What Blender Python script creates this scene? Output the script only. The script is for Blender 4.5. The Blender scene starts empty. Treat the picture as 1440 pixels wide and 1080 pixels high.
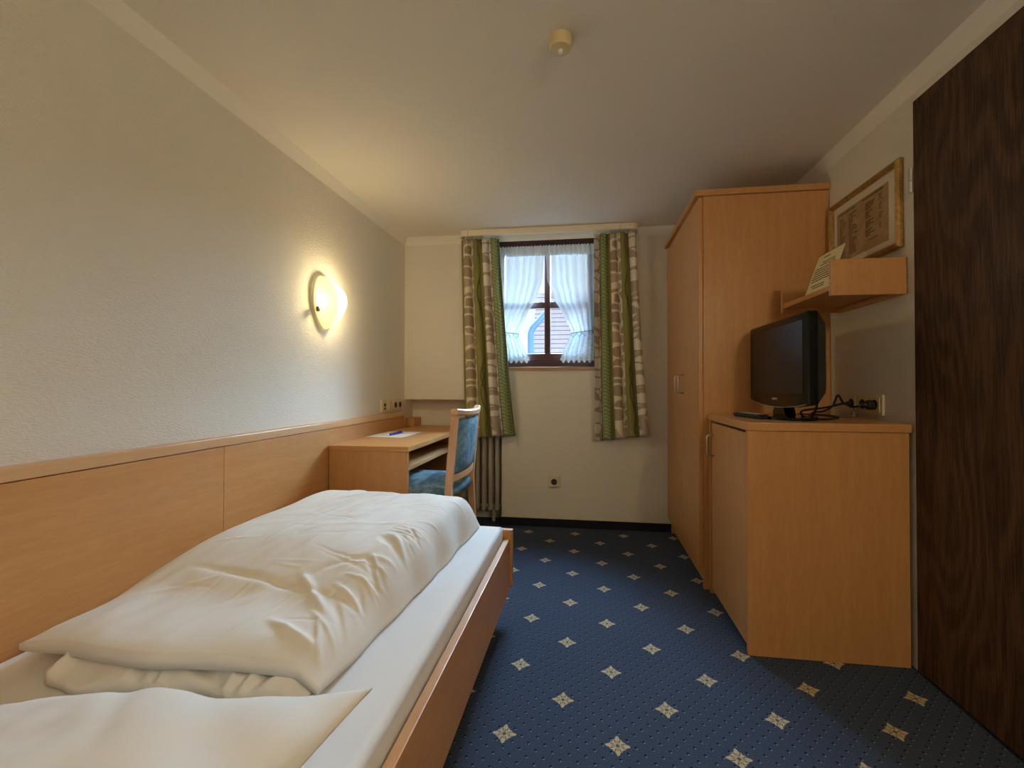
import bpy, bmesh, math, random
from mathutils import Vector, Matrix, noise
random.seed(7)
sc = bpy.context.scene
COL = sc.collection
PI = math.pi
XL, XR, YB, ZC, YF = -1.305, 1.122, 3.058, 2.035, -1.6

# ---------------------------------------------------------------- materials
class S:
    """a node socket with arithmetic"""
    def __init__(s, nt, k): s.nt, s.k = nt, k
    def _m(s, op, *o, clamp=False):
        n = s.nt.nodes.new('ShaderNodeMath'); n.operation = op; n.use_clamp = clamp
        for i, a in enumerate((s,) + o):
            if isinstance(a, S): s.nt.links.new(a.k, n.inputs[i])
            else: n.inputs[i].default_value = a
        return S(s.nt, n.outputs[0])
    def __add__(s, o): return s._m('ADD', o)
    def __sub__(s, o): return s._m('SUBTRACT', o)
    def __mul__(s, o): return s._m('MULTIPLY', o)
    def __truediv__(s, o): return s._m('DIVIDE', o)
    __radd__ = __add__; __rmul__ = __mul__
    def __rsub__(s, o): return s * -1 + o
    def abs(s): return s._m('ABSOLUTE')
    def frac(s): return s._m('FRACT')
    def floor(s): return s._m('FLOOR')
    def sin(s): return s._m('SINE')
    def cos(s): return s._m('COSINE')
    def sqrt(s): return s._m('SQRT')
    def pow(s, o): return s._m('POWER', o)
    def atan2(s, o): return s._m('ARCTAN2', o)
    def gt(s, o): return s._m('GREATER_THAN', o)
    def lt(s, o): return s._m('LESS_THAN', o)
    def max(s, o): return s._m('MAXIMUM', o)
    def min(s, o): return s._m('MINIMUM', o)
    def band(s, a, b): return s.gt(a) * s.lt(b)
    def step(s, a, b):
        n = s.nt.nodes.new('ShaderNodeMapRange'); n.interpolation_type = 'SMOOTHSTEP'
        s.nt.links.new(s.k, n.inputs[0]); n.inputs[1].default_value = a; n.inputs[2].default_value = b
        return S(s.nt, n.outputs[0])

class Mat:
    def __init__(s, name, rough=.6, spec=.5, color=(.8, .8, .8)):
        s.m = bpy.data.materials.new(name); s.m.use_nodes = True
        s.nt = s.m.node_tree; s.b = s.nt.nodes['Principled BSDF']
        s.out = s.nt.nodes['Material Output']
        s.b.inputs['Roughness'].default_value = rough
        s.b.inputs['Specular IOR Level'].default_value = spec
        s.b.inputs['Base Color'].default_value = (*color, 1)
    def n(s, t): return s.nt.nodes.new(t)
    def coord(s, which='Object'):
        t = s.n('ShaderNodeTexCoord'); x = s.n('ShaderNodeSeparateXYZ')
        s.nt.links.new(t.outputs[which], x.inputs[0])
        s.vec = t.outputs[which]
        return [S(s.nt, x.outputs[i]) for i in range(3)]
    def xyz(s, a, b, c):
        n = s.n('ShaderNodeCombineXYZ')
        for i, v in enumerate((a, b, c)):
            if isinstance(v, S): s.nt.links.new(v.k, n.inputs[i])
            else: n.inputs[i].default_value = v
        return n.outputs[0]
    def noise(s, vec, scale, detail=3, rough=.5, dist=0):
        n = s.n('ShaderNodeTexNoise'); s.nt.links.new(vec, n.inputs['Vector'])
        n.inputs['Scale'].default_value = scale; n.inputs['Detail'].default_value = detail
        n.inputs['Roughness'].default_value = rough; n.inputs['Distortion'].default_value = dist
        return S(s.nt, n.outputs['Fac'])
    def voronoi(s, vec, scale, feature='F1', rnd=1.0):
        n = s.n('ShaderNodeTexVoronoi'); n.feature = feature; s.nt.links.new(vec, n.inputs['Vector'])
        n.inputs['Scale'].default_value = scale; n.inputs['Randomness'].default_value = rnd
        return n
    def mix(s, f, a, b):
        n = s.n('ShaderNodeMix'); n.data_type = 'RGBA'
        if isinstance(f, S): s.nt.links.new(f.k, n.inputs[0])
        else: n.inputs[0].default_value = f
        for i, c in ((6, a), (7, b)):
            if isinstance(c, tuple): n.inputs[i].default_value = (*c, 1)
            else: s.nt.links.new(c, n.inputs[i])
        return n.outputs[2]
    def color(s, c): s.nt.links.new(c, s.b.inputs['Base Color'])
    def bump(s, h, strength=.3, dist=.002):
        n = s.n('ShaderNodeBump'); n.inputs['Strength'].default_value = strength
        n.inputs['Distance'].default_value = dist; s.nt.links.new(h.k, n.inputs['Height'])
        s.nt.links.new(n.outputs[0], s.b.inputs['Normal'])

def simple(name, color, rough=.5, metal=0, spec=.5):
    m = Mat(name, rough, spec, color); m.b.inputs['Metallic'].default_value = metal
    return m.m

def m_plaster(name, c1, c2, sx, sz, strength):
    m = Mat(name, .85, .25)
    x, y, z = m.coord()
    v = m.xyz(x * sx, y * sx, z * sz)
    h = m.noise(v, 1, 3, .6)
    big = m.noise(m.vec, 1.3, 2)
    m.color(m.mix(big.step(.3, .7), c1, c2))
    m.bump(h, strength, .004)
    return m.m

def m_wood(name, c1, c2, axis=2, rough=.38, spec=.4):
    m = Mat(name, rough, spec)
    k = [38, 38, 38]; k[axis] = 3.0
    x, y, z = m.coord()
    fl = m.noise(m.xyz(x * k[0], y * k[1], z * k[2]), 1, 4, .55)
    k2 = [150, 150, 150]; k2[axis] = 22
    fl2 = m.noise(m.xyz(x * k2[0], y * k2[1], z * k2[2]), 1, 2, .5)
    f = (fl.step(.25, .8) * .6 + fl2.step(.35, .75) * .4)
    m.color(m.mix(f, c1, c2))
    m.bump(fl2, .04, .001)
    return m.m

def m_fabric(name, c, scale=900, strength=.12, rough=.9):
    m = Mat(name, rough, .15)
    x, y, z = m.coord()
    h = m.noise(m.xyz(x * scale, y * scale, z * scale), 1, 2)
    big = m.noise(m.vec, 14, 3)
    m.color(m.mix(big, tuple(v * .96 for v in c), c))
    m.b.inputs['Sheen Weight'].default_value = .1
    m.bump(h * .5 + m.noise(m.vec, 60, 3) * 1.5, strength, .0012)
    return m.m

def m_carpet():
    m = Mat('blue carpet', .95, .1)
    x, y, z = m.coord()
    ox, oy, sp = -.0717, 2.9346, .1551
    P = sp * 2
    wob = (m.noise(m.vec, 420, 2) - .5) * .008
    def cell(px, ax, ay):
        u = (((x - ax) / px + .5).frac() - .5) * px
        v = (((y - ay) / px + .5).frac() - .5) * px
        return u, v
    flower = dark = None
    for hx, hy in ((0, 0), (sp, sp)):
        u, v = cell(P, ox + hx, oy + hy)
        r = (u * u + v * v).sqrt() + wob
        th = v.atan2(u)
        c4 = (th * 4).cos()
        R = c4 * c4 * c4 * .0068 + (th * 8).cos() * .0022 + .0248
        f = (R - r).step(-.0008, .0012)
        s8 = (th * 4).sin().abs()
        d = r.lt(.0055).max(s8.gt(.93) * r.band(.009, .0205))
        d = d.max((th * 2).sin().abs().lt(.16) * r.band(.006, .017))
        flower = f if flower is None else flower.max(f)
        dark = f * d if dark is None else dark.max(f * d)
    dp = P / 7
    dk = lt = None
    for hx, hy in ((0, 0), (dp / 2, dp / 2)):
        u, v = cell(dp, ox + hx + .004, oy + hy)
        a = ((u * u + v * v).sqrt() + wob * .4).lt(.0036)
        u2, v2 = u - .0022, v + .0042
        b = ((u2 * u2 + v2 * v2).sqrt() + wob * .5).lt(.0020)
        dk = a if dk is None else dk.max(a)
        lt = b if lt is None else lt.max(b)
    n1 = m.noise(m.vec, 260, 3)
    n2 = m.noise(m.vec, 5, 2)
    base = m.mix(n1.step(.3, .7), (.038, .052, .088), (.070, .092, .140))
    base = m.mix((n2 - .3) * .35, base, (.045, .062, .105))
    c = m.mix(dk * .85, base, (.006, .008, .016))
    c = m.mix(lt * .75, c, (.26, .32, .38))
    c = m.mix(flower, c, m.mix(n1, (.42, .33, .19), (.68, .57, .38)))
    c = m.mix(dark * .8, c, (.035, .03, .035))
    m.color(c)
    m.bump(m.noise(m.vec, 700, 2), .5, .004)
    return m.m

def m_door():
    m = Mat('dark oak', .6, .25)
    x, y, z = m.coord()
    warp = m.noise(m.xyz(x * 2, y * 3.2, z * .75), 1, 2) - .5
    rings = ((y * 4 + warp * 9) * 11).sin()
    fine = m.noise(m.xyz(x * 60, y * 230, z * 9), 1, 4, .65)
    f = rings.step(-.6, 1) * .34 * fine.step(.2, .5) + fine.step(.34, .70) * .62
    c = m.mix(f, (.035, .0155, .0075), (.125, .066, .034))
    m.color(c); m.bump(fine, .15, .001)
    return m.m

def m_curtain():
    m = Mat('patterned curtain cloth', .9, .15)
    u, v, w = m.coord('UV')
    P = .40
    t = (u / P).frac() * P
    wz = (m.noise(m.xyz(u * 6, v * 6, 0), 1, 2) - .5)
    # pebbles
    vec = m.xyz(u * 10.5, v * 14, 0)
    ed = m.voronoi(vec, 1, 'DISTANCE_TO_EDGE', .62)
    ce = m.voronoi(vec, 1, 'F1', .62)
    peb = S(m.nt, ed.outputs['Distance']).step(.055, .09) * (1 - S(m.nt, ce.outputs['Distance']).step(.58, .68))
    sx = m.n('ShaderNodeSeparateColor'); m.nt.links.new(ce.outputs['Color'], sx.inputs[0])
    rnd = S(m.nt, sx.outputs[0])
    beige = m.mix(peb, (.76, .68, .53), m.mix(rnd.step(.2, .8), (.46, .38, .27), (.36, .285, .195)))
    white = m.mix(peb, (.43, .36, .28), (.78, .74, .66))
    # olive with waves
    def wave(a, k, ph, wd, ctr=.352):
        return ((t - (v * k + ph).sin() * a - ctr).abs()).lt(wd)
    wv = wave(.028, 11, 0, .0028).max(wave(.030, 9, 2, .0024)).max(wave(.022, 15, 4, .0022))
    olive = m.mix(wv * .8, m.mix(wz + .5, (.22, .205, .066), (.29, .27, .10)), (.09, .09, .028))
    # light green with scribble
    scr = ((v * 42 + (u * 160).sin() * .35 + wz * 2.2).frac() - .5).abs().lt(.075)
    green = m.mix(scr * .75, (.23, .28, .115), (.58, .62, .42))
    c = m.mix(t.band(.0, .090), olive, white)
    c = m.mix(t.band(.094, .155), c, green)
    c = m.mix(t.band(.200, .305), c, beige)
    line = t.band(.0895, .0945).max(t.band(.155, .1595)).max(t.band(.3965, .40))
    c = m.mix(line, c, (.035, .022, .022))
    m.color(c)
    m.bump(m.noise(m.xyz(u * 500, v * 900, 0), 1, 2), .15, .0008)
    # a little daylight comes through the cloth
    tr = m.n('ShaderNodeBsdfTranslucent'); m.nt.links.new(c, tr.inputs[0])
    mx = m.n('ShaderNodeMixShader'); mx.inputs[0].default_value = .03
    m.nt.links.new(m.b.outputs[0], mx.inputs[1]); m.nt.links.new(tr.outputs[0], mx.inputs[2])
    m.nt.links.new(mx.outputs[0], m.out.inputs[0])
    return m.m

def m_lace(name, dens, holes=False):
    m = Mat(name, .9, .1, (.74, .86, .96))
    u, v, w = m.coord('UV')
    tr = m.n('ShaderNodeBsdfTranslucent'); tr.inputs[0].default_value = (.74, .86, .96, 1)
    mx = m.n('ShaderNodeMixShader'); mx.inputs[0].default_value = .014
    m.nt.links.new(m.b.outputs[0], mx.inputs[1]); m.nt.links.new(tr.outputs[0], mx.inputs[2])
    tp = m.n('ShaderNodeBsdfTransparent')
    m2 = m.n('ShaderNodeMixShader')
    f = m.noise(m.xyz(u * 60, v * 2, 0), 1, 2) * .3 + (dens - .15)
    if holes:
        vo = m.voronoi(m.xyz(u * 70, v * 70, 0), 1)
        d = S(m.nt, vo.outputs['Distance'])
        f = f * (d.lt(.26) * -.8 + 1)
    m.nt.links.new(f.k, m2.inputs[0])
    m.nt.links.new(tp.outputs[0], m2.inputs[1]); m.nt.links.new(mx.outputs[0], m2.inputs[2])
    m.nt.links.new(m2.outputs[0], m.out.inputs[0])
    return m.m

def m_glass(name, refl=1.0, tint=(1, 1, 1)):
    m = Mat(name)
    tp = m.n('ShaderNodeBsdfTransparent'); tp.inputs[0].default_value = (*tint, 1)
    gl = m.n('ShaderNodeBsdfGlossy'); gl.inputs['Roughness'].default_value = .02
    fr = m.n('ShaderNodeLayerWeight'); fr.inputs[0].default_value = .5
    mx = m.n('ShaderNodeMixShader')
    m.nt.links.new(((S(m.nt, fr.outputs['Facing']).pow(5) * .9 + .03) * refl).k, mx.inputs[0])
    m.nt.links.new(tp.outputs[0], mx.inputs[1]); m.nt.links.new(gl.outputs[0], mx.inputs[2])
    m.nt.links.new(mx.outputs[0], m.out.inputs[0])
    return m.m

def m_shade():
    m = Mat('frosted lamp glass', .3, .5, (.95, .86, .62))
    tr = m.n('ShaderNodeBsdfTranslucent'); tr.inputs[0].default_value = (.0075, .0055, .0022, 1)
    tp = m.n('ShaderNodeBsdfTransparent'); tp.inputs[0].default_value = (1, .93, .72, 1)
    a = m.n('ShaderNodeMixShader'); a.inputs[0].default_value = .7
    m.nt.links.new(m.b.outputs[0], a.inputs[1]); m.nt.links.new(tr.outputs[0], a.inputs[2])
    b = m.n('ShaderNodeMixShader'); b.inputs[0].default_value = .15
    m.nt.links.new(a.outputs[0], b.inputs[1]); m.nt.links.new(tp.outputs[0], b.inputs[2])
    em = m.n('ShaderNodeEmission'); em.inputs[0].default_value = (1, .84, .34, 1); em.inputs[1].default_value = .72
    ad = m.n('ShaderNodeAddShader')
    m.nt.links.new(b.outputs[0], ad.inputs[0]); m.nt.links.new(em.outputs[0], ad.inputs[1])
    m.nt.links.new(ad.outputs[0], m.out.inputs[0])
    return m.m

def m_upholstery():
    m = Mat('blue woven upholstery', .9, .15)
    x, y, z = m.coord()
    n1 = m.noise(m.vec, 9, 4, .6, 1.2)
    n2 = m.noise(m.vec, 160, 3, .6)
    c = m.mix(n1.step(.35, .65), (.10, .19, .27), (.25, .41, .49))
    c = m.mix(n1.step(.62, .72) * .7, c, (.40, .33, .37))
    c = m.mix(n2.step(.50, .72) * .8, c, (.035, .07, .14))
    m.color(c); m.bump(n2, .3, .002)
    return m.m

def m_gold():
    m = Mat('worn gilt frame', .4, .5)
    n1 = m.noise((m.coord(), m.vec)[1], 70, 4, .6)
    m.color(m.mix(n1.step(.3, .8), (.46, .29, .085), (.27, .155, .042)))
    m.b.inputs['Metallic'].default_value = .5
    return m.m

def m_paper_old():
    m = Mat('yellowed printed paper', .8, .2)
    m.coord(); n1 = m.noise(m.vec, 25, 4, .6)
    m.color(m.mix(n1.step(.3, .7), (.36, .25, .13), (.46, .33, .185)))
    return m.m

def m_tiles():
    m = Mat('roof tiles', .8, .3)
    x, y, z = m.coord('UV')
    row = (y * 8.5).frac()
    line = row.lt(.16)
    off = (y * 8.5).floor() * .5
    col = ((x * 4.5 + off).frac() - .5).abs().gt(.47)
    n1 = m.noise(m.vec, 6, 3)
    c = m.mix(n1, (.40, .33, .36), (.54, .46, .48))
    c = m.mix(line.max(col * .12), c, (.12, .085, .095))
    m.color(c)
    return m.m

M = dict(
    wall=m_plaster('woven wallpaper', (.75, .705, .61), (.79, .745, .645), 110, 260, .9),
    ceil=m_plaster('painted ceiling', (.77, .72, .625), (.79, .74, .645), 180, 180, .25),
    cove=m_plaster('painted coving', (.79, .745, .65), (.81, .765, .67), 90, 90, .12),
    carpet=m_carpet(), door=m_door(),
    beech=m_wood('beech laminate', (.53, .255, .088), (.62, .325, .122)),
    beech_y=m_wood('beech laminate lengthwise', (.53, .255, .088), (.62, .325, .122), 1),
    beech_x=m_wood('beech laminate crosswise', (.53, .255, .088), (.62, .325, .122), 0),
    edge=m_wood('beech edging', (.62, .36, .17), (.68, .42, .21), 1, .35),
    solid=m_wood('solid beech', (.60, .33, .16), (.68, .40, .21), 2, .35),
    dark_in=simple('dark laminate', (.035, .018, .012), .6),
    sheet=m_fabric('white cotton sheet', (.80, .80, .79)),
    linen=m_fabric('white bed linen', (.83, .81, .76)),
    upholstery=m_upholstery(), curtain=m_curtain(),
    lace=m_lace('lace net', .66), lace_dense=m_lace('dense lace', .90, True), lace_mid=m_lace('gathered lace', .86),
    tie=simple('lace braid', (.20, .22, .17), .9),
    win=m_wood('dark stained window wood', (.045, .016, .014), (.075, .028, .024), 0, .35),
    sill=m_wood('sill wood', (.40, .25, .14), (.47, .31, .18), 0, .5),
    glass=m_glass('window glass'), picglass=m_glass('picture glass', .55), acrylic=m_glass('clear acrylic', 1.0, (.93, .90, .84)),
    shade=m_shade(), bronze=simple('brown metal clip', (.16, .09, .05), .4, .7),
    lamp_shield=simple('dark lamp shield plate', (.05, .035, .02), .6),  # kept dark so bulb glare does not show through the glass
    white_plastic=simple('white plastic', (.72, .69, .58), .35),
    cream_plastic=simple('cream plastic', (.70, .62, .42), .4),
    hole=simple('socket holes', (.03, .022, .018), .6),
    rail=simple('cream painted rail', (.80, .72, .57), .45),
    radiator=simple('radiator enamel', (.50, .45, .36), .4),
    baseb=simple('dark skirting carpet', (.006, .008, .014), .95),
    chrome=simple('brushed nickel', (.62, .56, .48), .28, 1),
    black=simple('gloss black plastic', (.004, .004, .005), .10, 0, .35),
    black_m=simple('matt black plastic', (.010, .010, .011), .5),
    screen=simple('lcd screen', (.008, .009, .011), .28, 0, .35),
    silver=simple('silver badge', (.55, .55, .55), .35, .6),
    rubber=simple('black cable', (.008, .008, .008), .5),
    grey_cable=simple('grey antenna cable', (.32, .30, .24), .5),
    gold=m_gold(), mat=simple('cream picture mount', (.74, .68, .55), .85), oldpaper=m_paper_old(),
    ink=simple('dark brown ink', (.13, .082, .042), .8), ink_black=simple('black ink', (.03, .028, .02), .8),
    card=simple('cream card', (.78, .70, .40), .7), paper=simple('white paper', (.80, .79, .78), .7),
    blue=simple('blue pen plastic', (.015, .035, .42), .25), pen_white=simple('white pen tip', (.8, .8, .82), .3),
    cap=simple('aged cream plastic', (.66, .54, .30), .45),
    tiles=m_tiles(), facade=simple('cream render', (.82, .78, .66), .9), pipe=simple('blue grey zinc', (.12, .24, .40), .5),
    steel=simple('hinge steel', (.6, .58, .55), .35, .9),
)

# ---------------------------------------------------------------- mesh helpers
class MB:
    def __init__(s): s.bm = bmesh.new(); s.uv = None
    def box(s, x0, x1, y0, y1, z0, z1, bev=0, seg=2):
        b = bmesh.new()
        bmesh.ops.create_cube(b, size=1)
        for v in b.verts:
            v.co = Vector(((x0 + x1) / 2 + v.co.x * (x1 - x0), (y0 + y1) / 2 + v.co.y * (y1 - y0), (z0 + z1) / 2 + v.co.z * (z1 - z0)))
        if bev: bmesh.ops.bevel(b, geom=b.edges[:], offset=bev, segments=seg, affect='EDGES', profile=.6)
        return s.add(b)
    def add(s, b, mtx=None):
        if mtx is not None: b.transform(mtx)
        me = bpy.data.meshes.new('tmp'); b.to_mesh(me); b.free()
        s.bm.from_mesh(me); bpy.data.meshes.remove(me)
        return s
    def prism(s, poly, axis, a0, a1, bev=0):
        """extrude polygon along axis (0 x,1 y,2 z); poly gives the other two coordinates in order"""
        b = bmesh.new()
        def p(q, a):
            q = list(q); q.insert(axis, a); return Vector(q)
        v0 = [b.verts.new(p(q, a0)) for q in poly]; v1 = [b.verts.new(p(q, a1)) for q in poly]
        n = len(poly)
        b.faces.new(v0); b.faces.new(v1[::-1])
        for i in range(n): b.faces.new((v0[i], v1[i], v1[(i + 1) % n], v0[(i + 1) % n]))
        bmesh.ops.recalc_face_normals(b, faces=b.faces[:])
        if bev: bmesh.ops.bevel(b, geom=b.edges[:], offset=bev, segments=2, affect='EDGES')
        return s.add(b)
    def tube(s, pts, r, n=10, closed_ends=True, smooth=0):
        pts = [Vector(p) for p in pts]
        if smooth: pts = catmull(pts, smooth)
        rs = r if isinstance(r, (list, tuple)) else [r] * len(pts)
        rings = []
        prev = None
        for i, p in enumerate(pts):
            t = (pts[min(i + 1, len(pts) - 1)] - pts[max(i - 1, 0)]).normalized()
            if prev is None:
                ref = Vector((0, 0, 1)) if abs(t.z) < .9 else Vector((1, 0, 0))
                a = t.cross(ref).normalized()
            else:
                a = (prev - t * prev.dot(t)).normalized()
            prev = a; c = t.cross(a)
            rings.append([s.bm.verts.new(p + (a * math.cos(2 * PI * k / n) + c * math.sin(2 * PI * k / n)) * rs[i]) for k in range(n)])
        for i in range(len(rings) - 1):
            for k in range(n):
                s.bm.faces.new((rings[i][k], rings[i][(k + 1) % n], rings[i + 1][(k + 1) % n], rings[i + 1][k]))
        if closed_ends:
            s.bm.faces.new(rings[0][::-1]); s.bm.faces.new(rings[-1])
        return s
    def sweep(s, pts, prof, ref):
        """sweep a 2-D profile (a along ref, b along the normal) over pts"""
        ref = Vector(ref).normalized(); rings = []
        pts = [Vector(p) for p in pts]
        for i, p in enumerate(pts):
            t = (pts[min(i + 1, len(pts) - 1)] - pts[max(i - 1, 0)]).normalized()
            a = (ref - t * ref.dot(t)).normalized(); c = t.cross(a)
            rings.append([s.bm.verts.new(p + a * u + c * v) for u, v in prof])
        n = len(prof)
        for i in range(len(rings) - 1):
            for k in range(n):
                s.bm.faces.new((rings[i][k], rings[i][(k + 1) % n], rings[i + 1][(k + 1) % n], rings[i + 1][k]))
        s.bm.faces.new(rings[0][::-1]); s.bm.faces.new(rings[-1])
        return s
    def grid(s, fn, nu, nv, uvfn=None):
        vs = [[s.bm.verts.new(fn(i / nu, j / nv)) for j in range(nv + 1)] for i in range(nu + 1)]
        uv = s.bm.loops.layers.uv.verify() if uvfn else None
        for i in range(nu):
            for j in range(nv):
                f = s.bm.faces.new((vs[i][j], vs[i + 1][j], vs[i + 1][j + 1], vs[i][j + 1]))
                if uvfn:
                    for l, (a, b) in zip(f.loops, ((i, j), (i + 1, j), (i + 1, j + 1), (i, j + 1))): l[uv].uv = uvfn(a / nu, b / nv)
        return vs
    def slab(s, top, bot, nu, nv):
        """closed body between two height functions"""
        a = s.grid(top, nu, nv); b = s.grid(bot, nu, nv)
        ed = [(i, 0) for i in range(nu)] + [(nu, j) for j in range(nv)] + [(i, nv) for i in range(nu, 0, -1)] + [(0, j) for j in range(nv, 0, -1)]
        for k in range(len(ed)):
            p, q = ed[k], ed[(k + 1) % len(ed)]
            s.bm.faces.new((a[p[0]][p[1]], b[p[0]][p[1]], b[q[0]][q[1]], a[q[0]][q[1]]))
        return s
    def lathe(s, prof, centre, axis='Z', n=32):
        c = Vector(centre); rings = []
        for r, h in prof:
            ring = []
            for k in range(n):
                a = 2 * PI * k / n
                p = {'Z': Vector((r * math.cos(a), r * math.sin(a), h)), 'X': Vector((h, r * math.cos(a), r * math.sin(a))), 'Y': Vector((r * math.cos(a), h, r * math.sin(a)))}[axis]
                ring.append(s.bm.verts.new(c + p))
            rings.append(ring)
        for i in range(len(rings) - 1):
            for k in range(n): s.bm.faces.new((rings[i][k], rings[i][(k + 1) % n], rings[i + 1][(k + 1) % n], rings[i + 1][k]))
        s.bm.faces.new(rings[0][::-1]); s.bm.faces.new(rings[-1])
        return s
    def build(s, name, mat, parent=None, smooth=False, recalc=True, label=None):
        if recalc: bmesh.ops.recalc_face_normals(s.bm, faces=s.bm.faces[:])
        if parent is not None:
            off = Vector(parent['_base']); s.bm.transform(Matrix.Translation(-off))
        me = bpy.data.meshes.new(name); s.bm.to_mesh(me); s.bm.free()
        me.materials.append(M[mat] if isinstance(mat, str) else mat)
        if smooth:
            for p in me.polygons: p.use_smooth = True
        o = bpy.data.objects.new(name, me); COL.objects.link(o)
        if parent is not None:
            o.parent = parent; o['_base'] = parent['_base']
        else: o['_base'] = (0., 0., 0.)
        if label: o['label'] = label
        return o

def catmull(p, k):
    out = []
    q = [p[0]] + list(p) + [p[-1]]
    for i in range(1, len(q) - 2):
        for j in range(k):
            t = j / k
            out.append(.5 * ((2 * q[i]) + (q[i + 1] - q[i - 1]) * t + (2 * q[i - 1] - 5 * q[i] + 4 * q[i + 1] - q[i + 2]) * t * t + (3 * q[i] - q[i - 1] - 3 * q[i + 1] + q[i + 2]) * t ** 3))
    out.append(q[-2])
    return out

def thing(name, label, cat, base, group=None):
    o = bpy.data.objects.new(name, None); COL.objects.link(o)
    o.location = base; o['_base'] = tuple(base); o['label'] = label; o['category'] = cat
    o.empty_display_size = .05
    if group: o['group'] = group
    return o
def tag(o, label, cat, group=None):
    o['label'] = label; o['category'] = cat
    if group: o['group'] = group
    return o
def struct(o): o['kind'] = 'structure'; return o
def sstep(a, b, x):
    t = max(0, min(1, (x - a) / (b - a))); return t * t * (3 - 2 * t)
def lerp(a, b, t): return a + (b - a) * t
def rbox(x0, x1, y0, y1, z0, z1, bev=.0015): return MB().box(x0, x1, y0, y1, z0, z1, bev)

# ---------------------------------------------------------------- the room
struct(MB().box(XL - .1, XR + .1, YF - .1, 3.3, -.1, 0).build('floor', 'carpet'))
struct(MB().box(XL - .1, XR + .1, YF - .1, 3.3, ZC, ZC + .1).build('ceiling', 'ceil'))
struct(MB().box(XL - .1, XL, YF - .1, 3.3, 0, ZC).build('wall_left', 'wall'))
struct(MB().box(XL, XR, YF - .1, YF, 0, ZC).build('wall_front', 'wall'))
DY0, DY1, DZ = .86, 1.687, 1.953
w = MB().box(XR, XR + .1, YF - .1, DY0, 0, ZC).box(XR, XR + .1, DY1, 3.3, 0, ZC).box(XR, XR + .1, DY0, DY1, DZ, ZC).box(XR + .065, XR + .1, DY0, DY1, 0, DZ)  # last box: unseen backing behind the door, added to stop a light leak
struct(w.build('wall_right', 'wall'))
NX, NZ, NY = -.587, .871, 3.215           # radiator recess
WX0, WX1, WZ0, WZ1 = -.66, .10, 1.080, 2.010
w = MB()
w.box(XL, WX0, YB, NY, NZ, ZC).box(WX0, NX, YB, NY, NZ, WZ0).box(NX, WX1, YB, NY, 0, WZ0)
w.box(WX1, XR, YB, NY, 0, ZC).box(WX0, WX1, YB, NY, WZ1, ZC).box(XL, NX, NY, 3.3, 0, NZ + .05)
struct(w.build('wall_back', 'wall'))
def cove(sign, x):
    c = .052
    pts = [(x, ZC), (x, ZC - c)]
    for k in range(1, 8):
        a = PI / 2 * k / 8
        pts.append((x + sign * c * (1 - math.cos(a)), ZC - c + c * math.sin(a) * 1.0))
    pts.append((x + sign * c, ZC))
    # shallow concave quarter
    pts = [(x, ZC), (x, ZC - c)] + [(x + sign * .030 * t, ZC - c + c * (t ** .85)) for t in [i / 8 for i in range(1, 9)]]
    return pts
struct(MB().prism(cove(1, XL), 1, YF, YB).build('trim_1', 'cove'))
struct(MB().prism(cove(-1, XR), 1, YF, YB).build('trim_2', 'cove'))
struct(MB().prism([(y, z) for y, z in cove(-1, YB)], 0, XL, XR).build('trim_3', 'cove'))
struct(MB().box(NX, XR, YB - .008, YB, 0, .055, .002).build('baseboard_back', 'baseb'))
struct(MB().box(NX - .008, NX, YB - .008, NY, 0, .055, .002).build('baseboard_recess', 'baseb'))

# door in the right wall
d = thing('door_1', 'dark oak veneer room door at the right edge, beside the television cabinet', 'door', (XR, (DY0 + DY1) / 2, 0)); struct(d)
MB().box(XR - .004, XR + .06, DY1 - .035, DY1, 0, DZ, .002).box(XR - .004, XR + .06, DY0, DY0 + .035, 0, DZ, .002).box(XR - .004, XR + .06, DY0 + .035, DY1 - .035, DZ - .05, DZ, .002).build('door_frame', 'door', d)
MB().box(XR - .010, XR + .03, DY0 + .037, DY1 - .010, .012, DZ - .034, .002).build('door_leaf', 'door', d)
h = MB().tube([(XR - .016, DY1 - .006, 1.635), (XR - .016, DY1 - .006, 1.676)], .0065, 12).tube([(XR - .016, DY1 - .006, 1.678), (XR - .016, DY1 - .006, 1.72)], .0065, 12)
h.build('hinge', 'steel', d, label='small silver hinge')

# window
wn = thing('window_1', 'small dark wood casement window with cross bars', 'window', (-.28, 3.15, WZ0)); struct(wn)
y0, y1 = 3.135, 3.20
f = MB().box(WX0, WX1, y0, y1, 1.951, WZ1, .003).box(WX0, WX1, y0, y1, 1.10, 1.145, .003)
f.box(WX0, -.625, y0, y1, 1.145, 1.951, .003).box(.045, WX1, y0, y1, 1.145, 1.951, .003)
f.build('window_frame', 'win', wn)
f = MB().box(-.625, .045, y0 + .012, y1 - .01, 1.145, 1.200, .004).box(-.625, .045, y0 + .012, y1 - .01, 1.925, 1.951, .003)
f.box(-.625, -.585, y0 + .012, y1 - .01, 1.2, 1.925, .003).box(.005, .045, y0 + .012, y1 - .01, 1.2, 1.925, .003)
f.box(-.296, -.254, y0 + .010, y1 - .01, 1.2, 1.925, .003)
f.box(-.585, -.296, y0 + .018, y1 - .012, 1.527, 1.570, .003).box(-.254, .005, y0 + .018, y1 - .012, 1.527, 1.570, .003)
f.build('sash', 'win', wn)
MB().box(-.59, .01, 3.170, 3.174, 1.195, 1.93).build('pane', 'glass', wn)
struct(MB().box(WX0, WX1, YB - .012, y0, WZ0 - .004, 1.10, .003).build('trim_4', 'sill'))

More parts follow.
